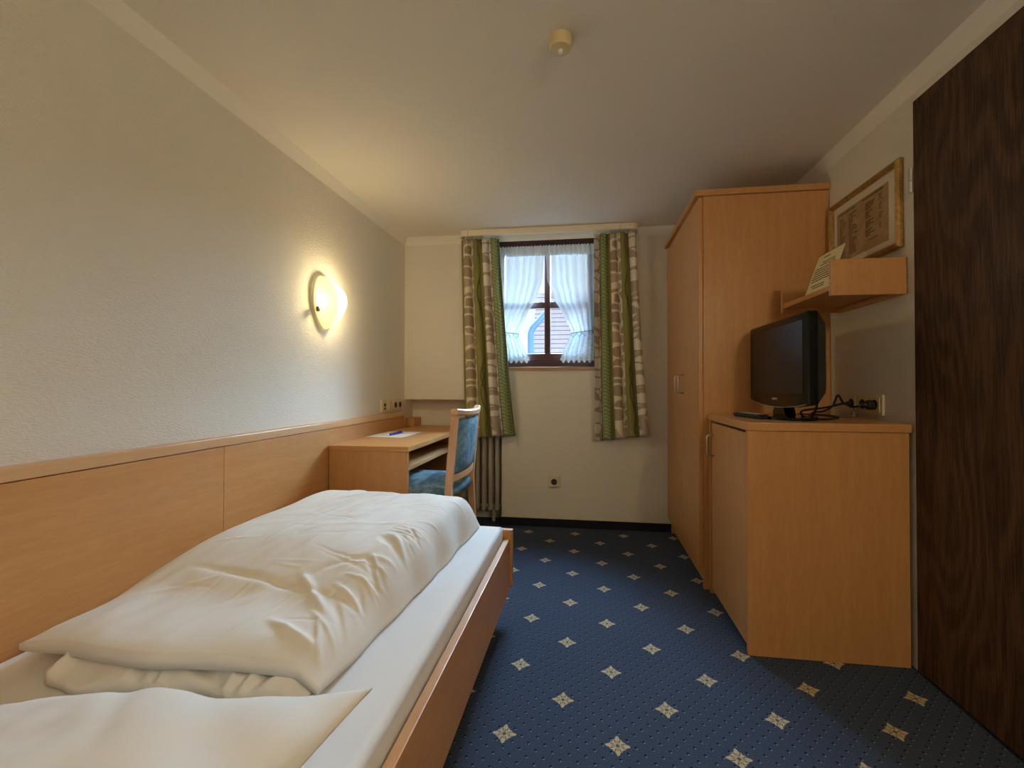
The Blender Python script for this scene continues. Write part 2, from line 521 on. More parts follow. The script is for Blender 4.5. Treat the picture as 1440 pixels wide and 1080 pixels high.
# ---------------------------------------------------------------- wood panel along the left wall
XP = -1.273
hp = thing('headboard_panel', 'long beech wood wall panel with a capping rail behind the bed', 'headboard', (XL, 1.2, 0))
rbox(XL + .001, XP, -.9, 1.4155, .02, .752).build('panel', 'beech_y', hp)
rbox(XL + .001, XP, 1.4175, 2.985, .02, .752).build('panel', 'beech_y', hp)
rbox(XL + .001, XP + .006, -.9, 3.0, .7545, .787, .004).build('cap_rail', 'edge', hp)
rbox(XL + .001, XP + .004, 2.985, 3.0, .02, .7545).build('end_post', 'beech', hp)
o = rbox(XL + .001, -1.236, 3.075, 3.212, .675, .735).build('corner_block', 'beech_y'); tag(o, 'short beech block in the recess corner at the back of the desk', 'wood block')

# ---------------------------------------------------------------- bed
bed = thing('bed', 'single beech bed frame along the left wall', 'bed', (-.79, .8, 0))
rbox(-.340, -.318, -.25, 1.846, .115, .331, .002).build('side_rail', 'beech_y', bed)
rbox(-1.268, -1.246, -.25, 1.846, .115, .331, .002).build('side_rail', 'beech_y', bed)
rbox(-1.268, -.309, 1.848, 1.872, .125, .362, .002).build('footboard', 'beech_x', bed)
rbox(-1.268, -.318, -.275, -.252, .115, .331, .002).build('head_end', 'beech_x', bed)
MB().box(-1.244, -.342, -.25, 1.84, .17, .195).build('slatted_base', 'solid', bed)
for x in (-1.20, -.42):
    for y in (-.15, 1.70): rbox(x - .03, x + .03, y - .03, y + .03, 0, .17).build('leg', 'beech', bed)
# mattress with fitted sheet
def matt_pt(x, y, top):
    x0, x1, ya, yb = -1.240, -.347, -.245, 1.836
    z0, z1, r = .197, .382, .018
    dx = min(x - x0, x1 - x); dy = min(y - ya, yb - y)
    e = min(dx, dy)
    zr = 0
    if e < r: zr = r - math.sqrt(max(0, r * r - (r - e) ** 2))
    z = z1 - zr if top else z0 + zr * .6
    if top: z += .003 * noise.noise((x * 5, y * 5, 0))
    return Vector((x, y, z))
def mspace(t, a, b, r=.018, k=.18):
    if t < k: return a + r * (1 - math.cos(t / k * PI / 2))
    if t > 1 - k: return b - r * (1 - math.cos((1 - t) / k * PI / 2))
    return lerp(a + r, b - r, (t - k) / (1 - 2 * k))
mb = MB()
mb.slab(lambda u, v: matt_pt(mspace(u, -1.240, -.347), mspace(v, -.245, 1.836), True), lambda u, v: matt_pt(mspace(u, -1.240, -.347), mspace(v, -.245, 1.836), False), 60, 90)
tag(mb.build('mattress', 'sheet', smooth=True), 'mattress in a white fitted sheet lying in the bed frame', 'mattress')

# ---------------------------------------------------------------- duvet
random.seed(11)
creases = []
for k in range(30):      # fan of creases along the aisle edge
    y = random.uniform(.80, 1.35)
    creases.append((Vector((random.uniform(-.60, -.54), y + random.uniform(-.02, .05), 0)), Vector((random.uniform(-.50, -.485), y + random.uniform(-.07, 0), 0)), random.uniform(.004, .009), random.uniform(-.007, .007)))
for k in range(34):     # long shallow folds
    a = random.uniform(.2, 1.1); L = random.uniform(.10, .35)
    p = Vector((random.uniform(-1.15, -.55), random.uniform(.85, 1.7), 0))
    creases.append((p, p + Vector((math.cos(a), math.sin(a), 0)) * L, random.uniform(.008, .022), random.uniform(-.004, .004)))
creases += [(Vector((-.98, 1.02, 0)), Vector((-.52, .95, 0)), .010, -.007), (Vector((-.70, 1.02, 0)), Vector((-.56, .90, 0)), .010, .010),
            (Vector((-1.02, 1.10, 0)), Vector((-.72, 1.78, 0)), .007, -.005), (Vector((-.88, 1.25, 0)), Vector((-.78, 1.72, 0)), .010, .006), (Vector((-.66, .86, 0)), Vector((-.52, .80, 0)), .009, .010)]
for k in range(70):     # fine sharp creases in the cotton
    a = random.choice((random.uniform(.9, 1.5), random.uniform(-.4, .5))); L = random.uniform(.06, .22)
    p = Vector((random.uniform(-1.12, -.50), random.uniform(.80, 1.72), 0))
    creases.append((p, p + Vector((math.cos(a), math.sin(a), 0)) * L, random.uniform(.0035, .006), random.choice((-1, 1)) * random.uniform(.0010, .0024)))
def crease_h(x, y):
    h = 0
    p = Vector((x, y, 0))
    for a, b, w, A in creases:
        ab = b - a; t = (p - a).dot(ab) / ab.length_squared
        if t < -.1 or t > 1.1: continue
        dd = (p - a - ab * t).length
        if dd > 3.5 * w: continue
        tt = max(0, min(1, t))
        h += A * math.exp(-(dd / w) ** 2) * math.sin(PI * (t + .1) / 1.2) ** 1
    return h
def duv_xy(u, v):
    x0 = lerp(-1.165, -1.205, sstep(0, .3, v)); x1 = lerp(-.492, -.436, v) + .012 * noise.noise((v * 7, 3.1, 0))
    x = lerp(x0, x1, u)
    yn = .775 - .030 * math.sin(PI * u) + .012 * noise.noise((u * 5, 0, 1.7)); yf = 1.805 - .02 * (2 * u - 1) ** 2 + .012 * noise.noise((u * 6, 9, 0))
    return x, lerp(yn, yf, v)
Z0 = .386
def duv_lift(u, v): return (.036 + .012 * math.sin(PI * u)) * (1 - sstep(.0, .20, v)) * (1 - .75 * sstep(.93, 1, u))
def duv_top(u, v):
    x, y = duv_xy(u, v)
    el = (1 - (1 - min(1, u / .26)) ** 2.2) ** .85
    wr = lerp(.17, .09, v)
    er = (1 - (1 - min(1, (1 - u) / wr)) ** 2.6) ** .55
    ef = (1 - (1 - min(1, (1 - v) / .13)) ** 2.6) ** .6
    en = .16 + .84 * (1 - (1 - min(1, v / .42)) ** 1.9)
    h = (.146 - .012 * sstep(.55, .95, u)) * el * er * ef * en
    z = Z0 + .012 + duv_lift(u, v) + h * lerp(.76, 1, sstep(0, .5, v))
    k = sstep(0, .06, u) * sstep(0, .05, 1 - u) * sstep(0, .05, v) * sstep(0, .06, 1 - v)
    z += k * (crease_h(x, y) + .009 * noise.noise((x * 4.5, y * 3, 2)) + .004 * noise.noise((x * 10 + y * 5, y * 2.5 - x * 2, 5)) + .0025 * noise.noise((x * 26 - y * 9, y * 6 + x * 3, 1)))
    return Vector((x, y, max(z, Z0 + .006)))
def duv_bot(u, v):
    x, y = duv_xy(u, v)
    return Vector((x, y, Z0 + duv_lift(u, v)))
dv = thing('duvet', 'plump white duvet folded lengthwise on the bed, creased along its edge', 'duvet', (-.83, 1.28, Z0))
MB().slab(duv_top, duv_bot, 210, 290).build('folded_cover', 'linen', dv, smooth=True)
def lay_xy(u, v):
    x = lerp(-1.085 + .03 * noise.noise((v * 4, 0, 0)), -.515, u)
    rd_ = .05 * max(0, 1 - u / .10) ** 2
    y = rd_ + lerp(.738 - .014 * math.sin(u * 7) + .018 * noise.noise((u * 6, 4, 0)), .93, v)
    return x, y
def lay_top(u, v):
    x, y = lay_xy(u, v)
    e = min(1, min(u, 1 - u) / .06) ** .5
    q = u * 9 + 1.6 * noise.noise((u * 4, v * 2.5, 0)) + v * 2.2
    w = .016 * (1 - abs((q % 1.0) * 2 - 1)) ** 1.6 * (1 - v) + .012 * noise.noise((x * 12, y * 26, 8))
    return Vector((x, y, Z0 + .004 + e * min(1, (v + .06) / .35) ** .6 * (.024 + .012 * (1 - v)) + w * 1.25 * e * min(1, .45 + v / .25)))
MB().slab(lay_top, lambda u, v: Vector((*lay_xy(u, v), Z0 + .001)), 120, 40).build('under_fold', 'linen', dv, smooth=True)

# ---------------------------------------------------------------- pillow
def pil(u, v, top):
    A, B, C, D = Vector((-.352, .700, .470)), Vector((-1.075, .660, .402)), Vector((-1.10, -.02, .40)), Vector((-.40, -.04, .40))
    p = B.lerp(A, u).lerp(C.lerp(D, u), 1 - v)
    a, b = 2 * u - 1, 2 * v - 1
    # concave edges between pinched corners
    p.y -= .055 * (1 - a * a) * max(0, b) ** 3; p.y += .03 * (1 - a * a) * max(0, -b) ** 3
    p.x -= .035 * (1 - b * b) * max(0, a) ** 3; p.x += .03 * (1 - b * b) * max(0, -a) ** 3
    # the raised far corner
    p.z -= .0
    th = ((1 - a * a) * (1 - b * b)) ** .55
    s = .105 * th
    nz = .008 * noise.noise((p.x * 7, p.y * 7, 3)) + .004 * noise.noise((p.x * 22, p.y * 18, 3)) + .006 * math.sin((p.x * 1.2 + p.y) * 28) * (1 - th)
    lift = .035 * math.exp(-((p.x + .70) / .17) ** 2) * max(0, b) ** 2 * (1 - b ** 6)
    dent = -.009 * math.exp(-((p.x + .49) / .05) ** 2 - ((p.y - .52) / .045) ** 2) - .004 * math.exp(-(((p.x + .62) + (p.y - .5) * .8) / .02) ** 2) * max(0, b)
    if top: p.z += s + lift + (nz + dent) * min(1, th * 3)
    else: p.z = max(p.z - s * .5, .388 + (.0 if th > .02 else p.z - .388))
    return p
mb = MB().slab(lambda u, v: pil(u, v, True), lambda u, v: pil(u, v, False) - Vector((0, 0, .004)), 80, 80)
tag(mb.build('pillow', 'linen', smooth=True), 'white pillow with a pointed raised corner at the bottom left of the photo', 'pillow')

# ---------------------------------------------------------------- desk
dk = thing('desk', 'built-in beech desk in the far left corner', 'desk', (-1.06, 2.6, 0))
MB().box(-1.266, -.851, 2.045, 3.205, .648, .674, .004).build('desk_top', 'beech_x', dk)
rbox(-1.266, -.859, 2.053, 2.075, 0, .647).build('side_panel', 'beech', dk)
rbox(-1.266, -.859, 2.985, 3.007, 0, .647).build('side_panel', 'beech', dk)
rbox(-1.255, -.862, 2.076, 2.984, .553, .571).build('shelf', 'edge', dk)
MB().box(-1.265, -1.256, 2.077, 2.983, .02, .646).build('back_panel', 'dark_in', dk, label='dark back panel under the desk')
o = MB().grid
mb = MB(); mb.prism([(-1.262, 2.41), (-1.040, 2.40), (-1.035, 2.70), (-1.257, 2.71)], 2, .6745, .6755)
tag(mb.build('paper_sheet', 'paper'), 'white sheet of paper lying on the desk under the blue pen', 'paper')
pn = thing('pen', 'blue ballpoint pen with a white tip lying on the paper', 'pen', (-1.15, 2.55, .676))
pa, pb = Vector((-1.147, 2.465, .682)), Vector((-1.130, 2.62, .682))
dr = (pb - pa).normalized()
MB().tube([pa, pa + dr * .02, pb - dr * .006, pb], [.0055, .0065, .0065, .004], 12).build('barrel', 'blue', pn, smooth=True)
MB().tube([pa - dr * .018, pa - dr * .002, pa], [.0015, .0045, .0055], 12).build('tip', 'pen_white', pn, smooth=True, label='white pen tip')
MB().box(pb.x - .006, pb.x - .002, pb.y - .055, pb.y + .004, .688, .6905, .0008).build('clip', 'blue', pn)

# ---------------------------------------------------------------- chair (faces the desk)
ch = thing('desk_chair', 'beech chair with blue patterned upholstery pulled up to the desk', 'chair', (-.84, 2.29, 0))
CY0, CY1, CT = 2.090, 2.510, .832
def cx(z): return -.685 + .055 * (z / .838) ** 1.5 if z > .45 else -.685 + .055 * (.45 / .838) ** 1.5 + (.45 - z) * .05
prof = [(-.014, -.017), (.010, -.017), (.014, -.012), (.014, .012), (.010, .017), (-.014, .017)]
for yy in (CY0, CY1):
    pts = [(cx(z), yy, z) for z in (0, .15, .3, .45, .52, .6, .68, .76, CT - .012)]
    MB().sweep(pts, prof, (0, 1, 0)).build('back_post', 'solid', ch)
def bowx(y): return .032 * (1 - ((y - (CY0 + CY1) / 2) / ((CY1 - CY0) / 2)) ** 2)
ys = [lerp(CY0 - .014, CY1 + .014, i / 16) for i in range(17)]
tp = [(-.019, -.013), (-.012, -.019), (.012, -.019), (.019, -.013), (.019, .006), (.012, .012), (-.012, .012), (-.019, .006)]
MB().sweep([(cx(CT) + max(0, bowx(y)), y, CT - .004 + .010 * ((y - 2.30) / .21) ** 2) for y in ys], tp, (1, 0, 0)).build('top_rail', 'solid', ch)
ys2 = [lerp(CY0 + .016, CY1 - .016, i / 12) for i in range(13)]
MB().sweep([(cx(.515) + max(0, bowx(y)) * .8, y, .515) for y in ys2], [(-.009, -.016), (.009, -.016), (.009, .016), (-.009, .016)], (1, 0, 0)).build('lower_rail', 'solid', ch)
def bc(u, v, s):
    y = lerp(CY0 + .016, CY1 - .016, u); z = lerp(.533, CT - .024, v)
    e = (1 - (2 * u - 1) ** 8) * (1 - (2 * v - 1) ** 8)
    return Vector((cx(z) + max(0, bowx(y)) * (.8 + .2 * v) + s * (.004 + .010 * e), y, z))
MB().slab(lambda u, v: bc(u, v, 1), lambda u, v: bc(u, v, -1.4), 24, 24).build('back_cushion', 'upholstery', ch, smooth=True)
def seat(u, v, top):
    a, b = 2 * u - 1, 2 * v - 1
    k = 1 - .10 * max(0, -b)
    y = 2.30 + a * (.212 - .012 * (1 - v)) ; x = lerp(-.655, -1.08, v)
    y += 0; x += .025 * (1 - a * a) * (1 if v < .5 else -1) * abs(b) ** 4
    e = ((1 - a ** 6) * (1 - b ** 6)) ** .5
    return Vector((x, y, .425 + (.06 * e if top else 0) + (.012 * (1 - a * a) * (1 - b * b) if top else 0)))
MB().slab(lambda u, v: seat(u, v, True), lambda u, v: seat(u, v, False), 28, 28).build('seat', 'upholstery', ch, smooth=True)
for yy in (2.11, 2.49): rbox(-1.06, -.68, yy - .010, yy + .010, .375, .424).build('seat_rail', 'solid', ch)
for yy in (2.11, 2.49): MB().tube([(-1.045, yy, 0), (-1.045, yy, .375)], [.013, .017], 12).build('front_leg', 'solid', ch, smooth=True)

# ---------------------------------------------------------------- wall lamp
SY, SZ = 2.055, 1.388
ls = thing('wall_lamp', 'lit frosted glass wall lamp on the left wall above the bed', 'wall lamp', (XL, SY, SZ))
def shade_fn(u, v):
    th = 2 * PI * u; r = v
    cy, cz = math.cos(th), math.sin(th)
    R = 1.0 + .06 * math.cos(2 * th + .6) + .05 * math.cos(3 * th - .8)
    hy, hz = .096 * R, (.122 if cz > 0 else .130) * R
    if cz < 0: hy *= 1 - .28 * cz * cz
    dx = .100 * (1 - r ** 2.4) ** .75
    lean = .020 * (cz * r * .5)
    return Vector((XL + .006 + dx + .006 * r * (1 + .5 * math.sin(3 * th)), SY + hy * r * cy + .012 * (1 - r), SZ + hz * r * cz + lean))
mb = MB(); mb.grid(shade_fn, 64, 20)
bmesh.ops.remove_doubles(mb.bm, verts=mb.bm.verts[:], dist=1e-5)
sh = mb.build('lamp_shade', 'shade', ls, smooth=True)
mb = MB()
mb.grid(lambda u, v: Vector((XL + .010 + .010 * v ** 6, SY, SZ)) + (lambda q: Vector((0, (q.y - SY) * .94 * v, (q.z - SZ) * .94 * v)))(shade_fn(u, 1)), 64, 8)
bmesh.ops.remove_doubles(mb.bm, verts=mb.bm.verts[:], dist=1e-5)
MB_ = mb; MB_.lathe([(.030, .0005), (.030, .009)], (XL, SY, SZ), 'X', 24)
MB_.build('shield_plate', 'lamp_shield', ls, smooth=True)  # back plate widened to the shade outline to keep bulb light off the wall
MB().box(XL + .020, XL + .036, SY - .092, SY - .074, SZ - .062, SZ - .038, .006).build('clip', 'bronze', ls, label='brown metal clip holding the glass')

# ---------------------------------------------------------------- sockets by the desk (left wall)
def plate_x(name, label, cat, xw, sgn, y, z, wy, wz, inserts, group=None, mat='cream_plastic'):
    """plate on a wall of constant x; sgn +1 = faces +x"""
    t = thing(name, label, cat, (xw, y, z), group)
    def bx(d0, d1, ya, yb, za, zb, bev, m, nm, lab=None):
        x0, x1 = sorted((xw + sgn * d0, xw + sgn * d1))
        return MB().box(x0, x1, ya, yb, za, zb, bev).build(nm, m, t, label=lab)
    bx(.0005, .010, y - wy / 2, y + wy / 2, z - wz / 2, z + wz / 2, .003, mat, 'plate')
    for kind, dy in inserts:
        c = y + dy
        if kind == 'socket':
            bx(.010, .013, c - .029, c + .029, z - .029, z + .029, .002, mat, 'socket_insert')
            MB().lathe([(.020, sgn * .0125), (.0195, sgn * .0138), (.002, sgn * .0138)], (xw, c, z), 'X', 24).build('socket_well', 'hole', t)
        elif kind == 'antenna':
            bx(.010, .013, c - .024, c + .024, z - .028, z + .028, .002, mat, 'insert')
            bx(.0125, .0138, c - .013, c + .013, z - .002, z + .018, .001, 'hole', 'jack')
            bx(.0125, .0138, c - .013, c + .013, z - .021, z - .010, .001, 'hole', 'jack')
        else:
            bx(.010, .016, c - .026, c + .026, z - .027, z + .027, .003, mat, 'rocker')
    return t
plate_x('antenna_socket', 'cream antenna socket plate, the one nearest the bed above the panel', 'socket', XL, 1, 2.722, .836, .078, .080, [('antenna', 0)])
plate_x('light_switch', 'cream blank rocker switch between the antenna socket and the double socket', 'switch', XL, 1, 2.803, .836, .072, .076, [('rocker', 0)])
plate_x('double_socket', 'cream double power socket next to the back corner above the desk', 'socket', XL, 1, 2.922, .838, .142, .080, [('socket', -.036), ('socket', .036)])

# power socket under the window
ps = thing('power_socket', 'beige power socket low on the wall under the window', 'socket', (-.219, YB, .312))
MB().box(-.259, -.179, YB - .012, YB - .0005, .273, .353, .004).build('plate', 'cream_plastic', ps)
MB().box(-.250, -.188, YB - .024, YB - .012, .281, .345, .003).build('socket_insert', 'cream_plastic', ps)
MB().lathe([(.021, -.0235), (.0205, -.0248), (.003, -.0248)], (-.219, YB, .313), 'Y', 24).build('socket_well', 'hole', ps)

# ---------------------------------------------------------------- radiator
rd = thing('radiator', 'old cream column radiator in the recess behind the chair', 'radiator', (-.73, 3.13, 0))
x = -.825
while x < -.615:
    mb = MB()
    for yy in (3.105, 3.165):
        mb.tube([(x, yy, .10), (x, yy, .13), (x, yy, .58), (x, yy, .61)], [.012, .0155, .0155, .012], 12)
    mb.box(x - .017, x + .017, 3.092, 3.178, .58, .63, .012, 3).box(x - .017, x + .017, 3.092, 3.178, .085, .135, .012, 3)
    mb.build('radiator_section', 'radiator', rd, smooth=True)
    x += .049
for zz in (.605, .11): MB().tube([(-.825, 3.135, zz), (-.615, 3.135, zz)], .014, 12).build('header_pipe', 'radiator', rd, smooth=True)
MB().lathe([(.010, 0), (.024, .006), (.024, .022), (.012, .03)], (-.632, 3.135, .11), 'X', 8).build('valve_cap', 'white_plastic', rd)
for xx in (-.81, -.66): MB().tube([(xx, 3.135, 0), (xx, 3.135, .09)], .012, 10).build('foot', 'radiator', rd)

# ---------------------------------------------------------------- curtain rail and curtains
YR = 2.93
cr = thing('curtain_rail', 'cream curtain rail board under the ceiling over the window', 'curtain rail', (-.26, 3.0, 2.0))
pts = [(-.868, YB - .001), (-.868, YR + .05)]
for k in range(0, 9):
    a = PI - PI / 2 * k / 8
    pts.append((-.818 + .05 * math.cos(a), YR + .05 - .05 * math.sin(a)))
for k in range(0, 9):
    a = PI / 2 - PI / 2 * k / 8
    pts.append((.290 + .05 * math.cos(a), YR + .05 - .05 * math.sin(a)))
pts += [(.340, YB - .001)]
inner = [(x + (.008 if x < -.26 else -.008), max(y, YR + .010) if y < YB - .01 else y) for x, y in pts]
mb = MB()
for i in range(len(pts) - 1):
    a, b = pts[i], pts[i + 1]; c, d2 = inner[i + 1], inner[i]
    v = [mb.bm.verts.new((*p, z)) for z in (1.992, 2.032) for p in (a, b, c, d2)]
    for q in ((0, 1, 2, 3), (7, 6, 5, 4), (0, 4, 5, 1), (2, 6, 7, 3)): mb.bm.faces.new([v[i2] for i2 in q])
bmesh.ops.remove_doubles(mb.bm, verts=mb.bm.verts[:], dist=1e-4)
mb.build('fascia', 'rail', cr)
MB().box(-.85, .325, YR + .012, YB - .002, 2.020, 2.030).build('track_board', 'rail', cr)
for xx in (.218, -.802): MB().box(xx, xx + .0015, YR - .0006, YR + .004, 1.993, 2.031).build('end_joint', 'hole', cr)
for xx in (-.83, -.77, -.70, -.63, .07, .14, .21, .29): MB().box(xx - .003, xx + .003, 2.975, 2.983, 1.982, 2.020, .001).build('glider', 'white_plastic', cr)

def curtain(name, label, xt0, xt1, xb0, xb1, zb0, zb1, u0, width, folds, amp, seed, ph):
    def fn(u, v):
        # v 0 = hem, 1 = top
        g = v ** .8
        xa, xb = lerp(xb0, xt0, g), lerp(xb1, xt1, g)
        k = 2 * PI * folds
        uu = u + .02 * math.sin(k * u + ph + 1) + .02 * noise.noise((u * 4, v * 1.5, seed))
        fold = math.sin(k * uu + ph + .5 * noise.noise((u * 3, v * 2, seed + 3)))
        am = amp * (1.05 - .45 * v)
        y = 2.992 + am * fold * (.7 + .5 * noise.noise((u * 5, v, seed + 9))) + .006 * noise.noise((u * 11, v * 6, seed))
        if v > .955: y += .004 * math.sin(u * 170)
        x = lerp(xa, xb, u) + .35 * am * math.cos(k * uu + ph) * (1 if .04 < u < .96 else 0)
        z = lerp(lerp(zb0, zb1, u) - .006 * fold, 1.986, v)
        return Vector((x, min(y, YB - .012), z))
    mb = MB()
    mb.grid(fn, 130, 90, lambda u, v: (u0 + u * width, v * 1.38))
    o = mb.build(name, 'curtain', smooth=True)
    sm = o.modifiers.new('thick', 'SOLIDIFY'); sm.thickness = .0015
    return tag(o, label, 'curtain', 'patterned curtains at the window')
curtain('curtain', 'green and beige patterned curtain on the left of the window, above the radiator', -.868, -.600, -.835, -.480, .602, .632, .165, .40, 4.3, .033, 3.0, .6)
curtain('curtain', 'green and beige patterned curtain on the right of the window, nearest the wardrobe', .050, .322, .058, .412, .600, .645, .012, .45, 4.3, .035, 8.0, -1.2)

# ---------------------------------------------------------------- lace curtains
YLc = 3.112
def lace_panel(label, outer, mirror):
    t = thing('lace_curtain', label, 'lace curtain', (outer, YLc, 1.5), 'tied back lace curtains in the window')
    # inner edge as distance from the outer edge, by height
    def width(z):
        pts = [(1.14, .235), (1.20, .215), (1.32, .165), (1.36, .160), (1.45, .205), (1.60, .285), (1.72, .325), (1.93, .338)]
        for (a, wa), (b, wb) in zip(pts, pts[1:]):
            if z <= b: return lerp(wa, wb, sstep(a, b, z) * .5 + .5 * max(0, (z - a) / (b - a)))
        return pts[-1][1]
    sgn = -1 if mirror else 1
    def fn(z0, z1):
        def g(u, v):
            z = lerp(z0, z1, v); w = width(z)
            f = math.sin(u * 42 + .8 * math.sin(u * 9)) ; am = .009 * (1.2 - .5 * (w - .16) / .2)
            if z < 1.2: z += .010 * math.sin(u * 40) * (1.2 - z) / .06
            return Vector((outer + sgn * w * u, YLc + am * f, z))
        return g
    mb = MB(); mb.grid(fn(1.345, 1.925), 110, 40, lambda u, v: (u * .6, v * .6)); mb.build('net', 'lace', t, smooth=True, recalc=False)
    mb = MB(); mb.grid(fn(1.14, 1.350), 110, 22, lambda u, v: (u * .4, v * .22)); mb.build('lace_hem', 'lace_dense', t, smooth=True, recalc=False)
    # scalloped tie band
    mb = MB(); w = width(1.35); n = 4
    pts = []
    for i in range(n * 2 + 1):
        uu = i / (n * 2)
        pts.append((outer + sgn * w * uu, YLc - .014, 1.352 - .02 * uu + (.0 if i % 2 == 0 else -.028)))
    mb.tube(pts, .0030, 6)
    mb.tube([(outer, YLc - .014, 1.356), (outer + sgn * w * 1.0, YLc - .014, 1.336)], .0030, 6)
    mb.build('tie_band', 'tie', t)
lace_panel('white lace curtain tied back to the left side of the window', -.632, False)
lace_panel('white lace curtain tied back to the right side of the window', .052, True)
mb = MB()
mb.grid(lambda u, v: Vector((lerp(-.635, .055, u), 3.100 + .006 * math.sin(u * 130 + v * 2) * (.4 + v * .3), lerp(1.885, 1.958, v) + .004 * math.sin(u * 210) * (1 if v in (0, 1) else 0))), 260, 8, lambda u, v: (u * .7, v * .07))
tag(mb.build('lace_valance', 'lace_mid', smooth=True, recalc=False), 'narrow gathered white lace strip across the top of the window', 'lace valance')
o = MB().tube([(-.64, 3.108, 1.940), (.06, 3.108, 1.940)], .003, 8).build('curtain_rod', 'white_plastic')
tag(o, 'thin white rod carrying the lace at the top of the window', 'curtain rod')

# ---------------------------------------------------------------- wardrobe
WX, WY, WT = .536, 2.222, 1.884
wd = thing('wardrobe', 'tall beech two-door wardrobe in the far right corner', 'wardrobe', (.83, 2.64, 0))
rbox(WX + .021, XR - .003, WY, WY + .019, .0, WT).build('side_panel', 'beech', wd)
rbox(WX + .021, XR - .003, 3.028, 3.046, .0, WT).build('side_panel', 'beech', wd)
MB().box(WX + .03, XR - .004, WY + .02, 3.027, .098, .115).box(WX + .03, XR - .004, WY + .02, 3.027, WT - .02, WT - .001).box(XR - .012, XR - .004, WY + .02, 3.027, .115, WT - .021).build('carcass', 'beech', wd)
rbox(.578, .592, WY + .0195, 3.0275, .0, .0975).build('plinth', 'beech_y', wd)
rbox(WX - .018, XR - .003, WY - .012, 3.048, WT + .001, WT + .030, .003).build('cornice', 'beech_y', wd)
dm = 2.605
for a, b, hy in ((WY + .0015, dm - .0015, dm - .048), (dm + .0015, 3.026, dm + .042)):
    dr_ = rbox(WX, WX + .0195, a, b, .10, WT - .004, .0015).build('door', 'beech', wd)
    MB().tube([(WX - .001, hy, .930), (WX - .024, hy, .932), (WX - .030, hy, .940), (WX - .030, hy, 1.022), (WX - .024, hy, 1.030), (WX - .001, hy, 1.032)], .0042, 10).build('handle', 'chrome', dr_, smooth=True)
rbox(WX - .002, WX + .0195, 3.0275, 3.046, .10, WT - .002).build('edge_strip', 'solid', wd)

# ---------------------------------------------------------------- television cabinet
CX, CY, CZ = .579, 1.700, .809
tc = thing('television_cabinet', 'low beech cabinet under the television in front of the wardrobe', 'cabinet', (.85, 1.95, 0))
rbox(CX - .001, XR - .015, CY, CY + .019, 0, CZ - .001).build('side_panel', 'beech', tc)
rbox(CX - .002, XR - .015, 2.184, 2.202, 0, CZ - .001).build('side_panel', 'beech', tc)
MB().box(CX + .03, XR - .016, CY + .020, 2.183, .05, .066).box(XR - .028, XR - .016, CY + .020, 2.183, .066, CZ - .002).build('carcass', 'beech', tc)
cd = rbox(CX, CX + .018, CY + .0205, 2.164, .030, CZ - .010, .0015).build('door', 'beech', tc)
MB().tube([(CX - .001, 2.132, .650), (CX - .024, 2.132, .652), (CX - .030, 2.132, .660), (CX - .030, 2.132, .735), (CX - .024, 2.132, .743), (CX - .001, 2.132, .745)], .0042, 10).build('handle', 'chrome', cd, smooth=True)
MB().box(CX - .004, XR - .010, CY - .008, 2.216, CZ, CZ + .030, .004).build('cabinet_top', 'beech_x', tc)
TOP = CZ + .030

# ---------------------------------------------------------------- television
tv = thing('television', 'small black flat television standing on the low cabinet', 'television', (.80, 1.91, TOP))
TX, TY0, TY1, TZ0, TZ1 = .752, 1.632, 2.172, .886, 1.232
# bezel: rounded outline with a bowed lower edge
def tv_outline(inset, low):
    pts = []
    r = .012
    for cy_, cz_, a0 in ((TY1 - r, TZ1 - r, 0), (TY0 + r, TZ1 - r, PI / 2)):
        for k in range(5):
            a = a0 + PI / 2 * k / 4
            q = max(r - inset, .002); sh = inset + q - r
            oy = -sh if cy_ > 1.9 else sh
            pts.append((cy_ + oy + q * math.cos(a), cz_ - sh + q * math.sin(a)))
    for k in range(17):
        t = k / 16
        pts.append((lerp(TY0 + inset, TY1 - inset, t), TZ0 + inset + low * (1 - math.sin(PI * t) ** .8)))
    return pts
mb = MB()
rings = []
for x, ins in ((TX, .004), (TX + .004, .0), (TX + .030, .0), (TX + .034, .003), (TX + .075, .040), (TX + .085, .055)):
    rings.append([mb.bm.verts.new((x, y, z)) for y, z in tv_outline(ins, .022)])
n = len(rings[0])
for i in range(len(rings) - 1):
    for k in range(n): mb.bm.faces.new((rings[i][k], rings[i][(k + 1) % n], rings[i + 1][(k + 1) % n], rings[i + 1][k]))
mb.bm.faces.new(rings[0]); mb.bm.faces.new(rings[-1][::-1])
mb.build('housing', 'black', tv)
MB().box(TX - .0012, TX + .001, TY0 + .037, TY1 - .037, .944, 1.204, .0005).build('screen', 'screen', tv, label='dark grey switched-off screen')
mb = MB()
for k in range(7): mb.box(TX - .0016, TX - .0002, 1.928 - k * .0066 - .0050, 1.928 - k * .0066, .916, .9235)
mb.build('badge', 'silver', tv, label='small silver maker badge')
MB().tube([(TX - .001, lerp(TY1 - .02, TY0 + .02, t), TZ0 + .0012 + .022 * (1 - math.sin(PI * lerp(.037, .963, t)) ** .8)) for t in [i / 24 for i in range(25)]], .0016, 6).build('trim_line', 'silver', tv)
MB().prism([(1.850, TOP + .012), (1.985, TOP + .012), (1.960, TOP + .058), (1.875, TOP + .058)], 0, TX + .020, TX + .060, .004).build('neck', 'black', tv)
def foot(r0, r1, z0, z1):
    pts = [(TX + .045 + r0 * math.cos(a), 1.918 + r1 * math.sin(a)) for a in [2 * PI * k / 40 for k in range(40)]]
    return MB().prism(pts, 2, z0, z1, .003)
foot(.105, .150, TOP + .0005, TOP + .0125).build('stand_base', 'black', tv)
rc = thing('remote_control', 'black remote control lying at the front edge of the low cabinet', 'remote control', (.672, 1.95, TOP))
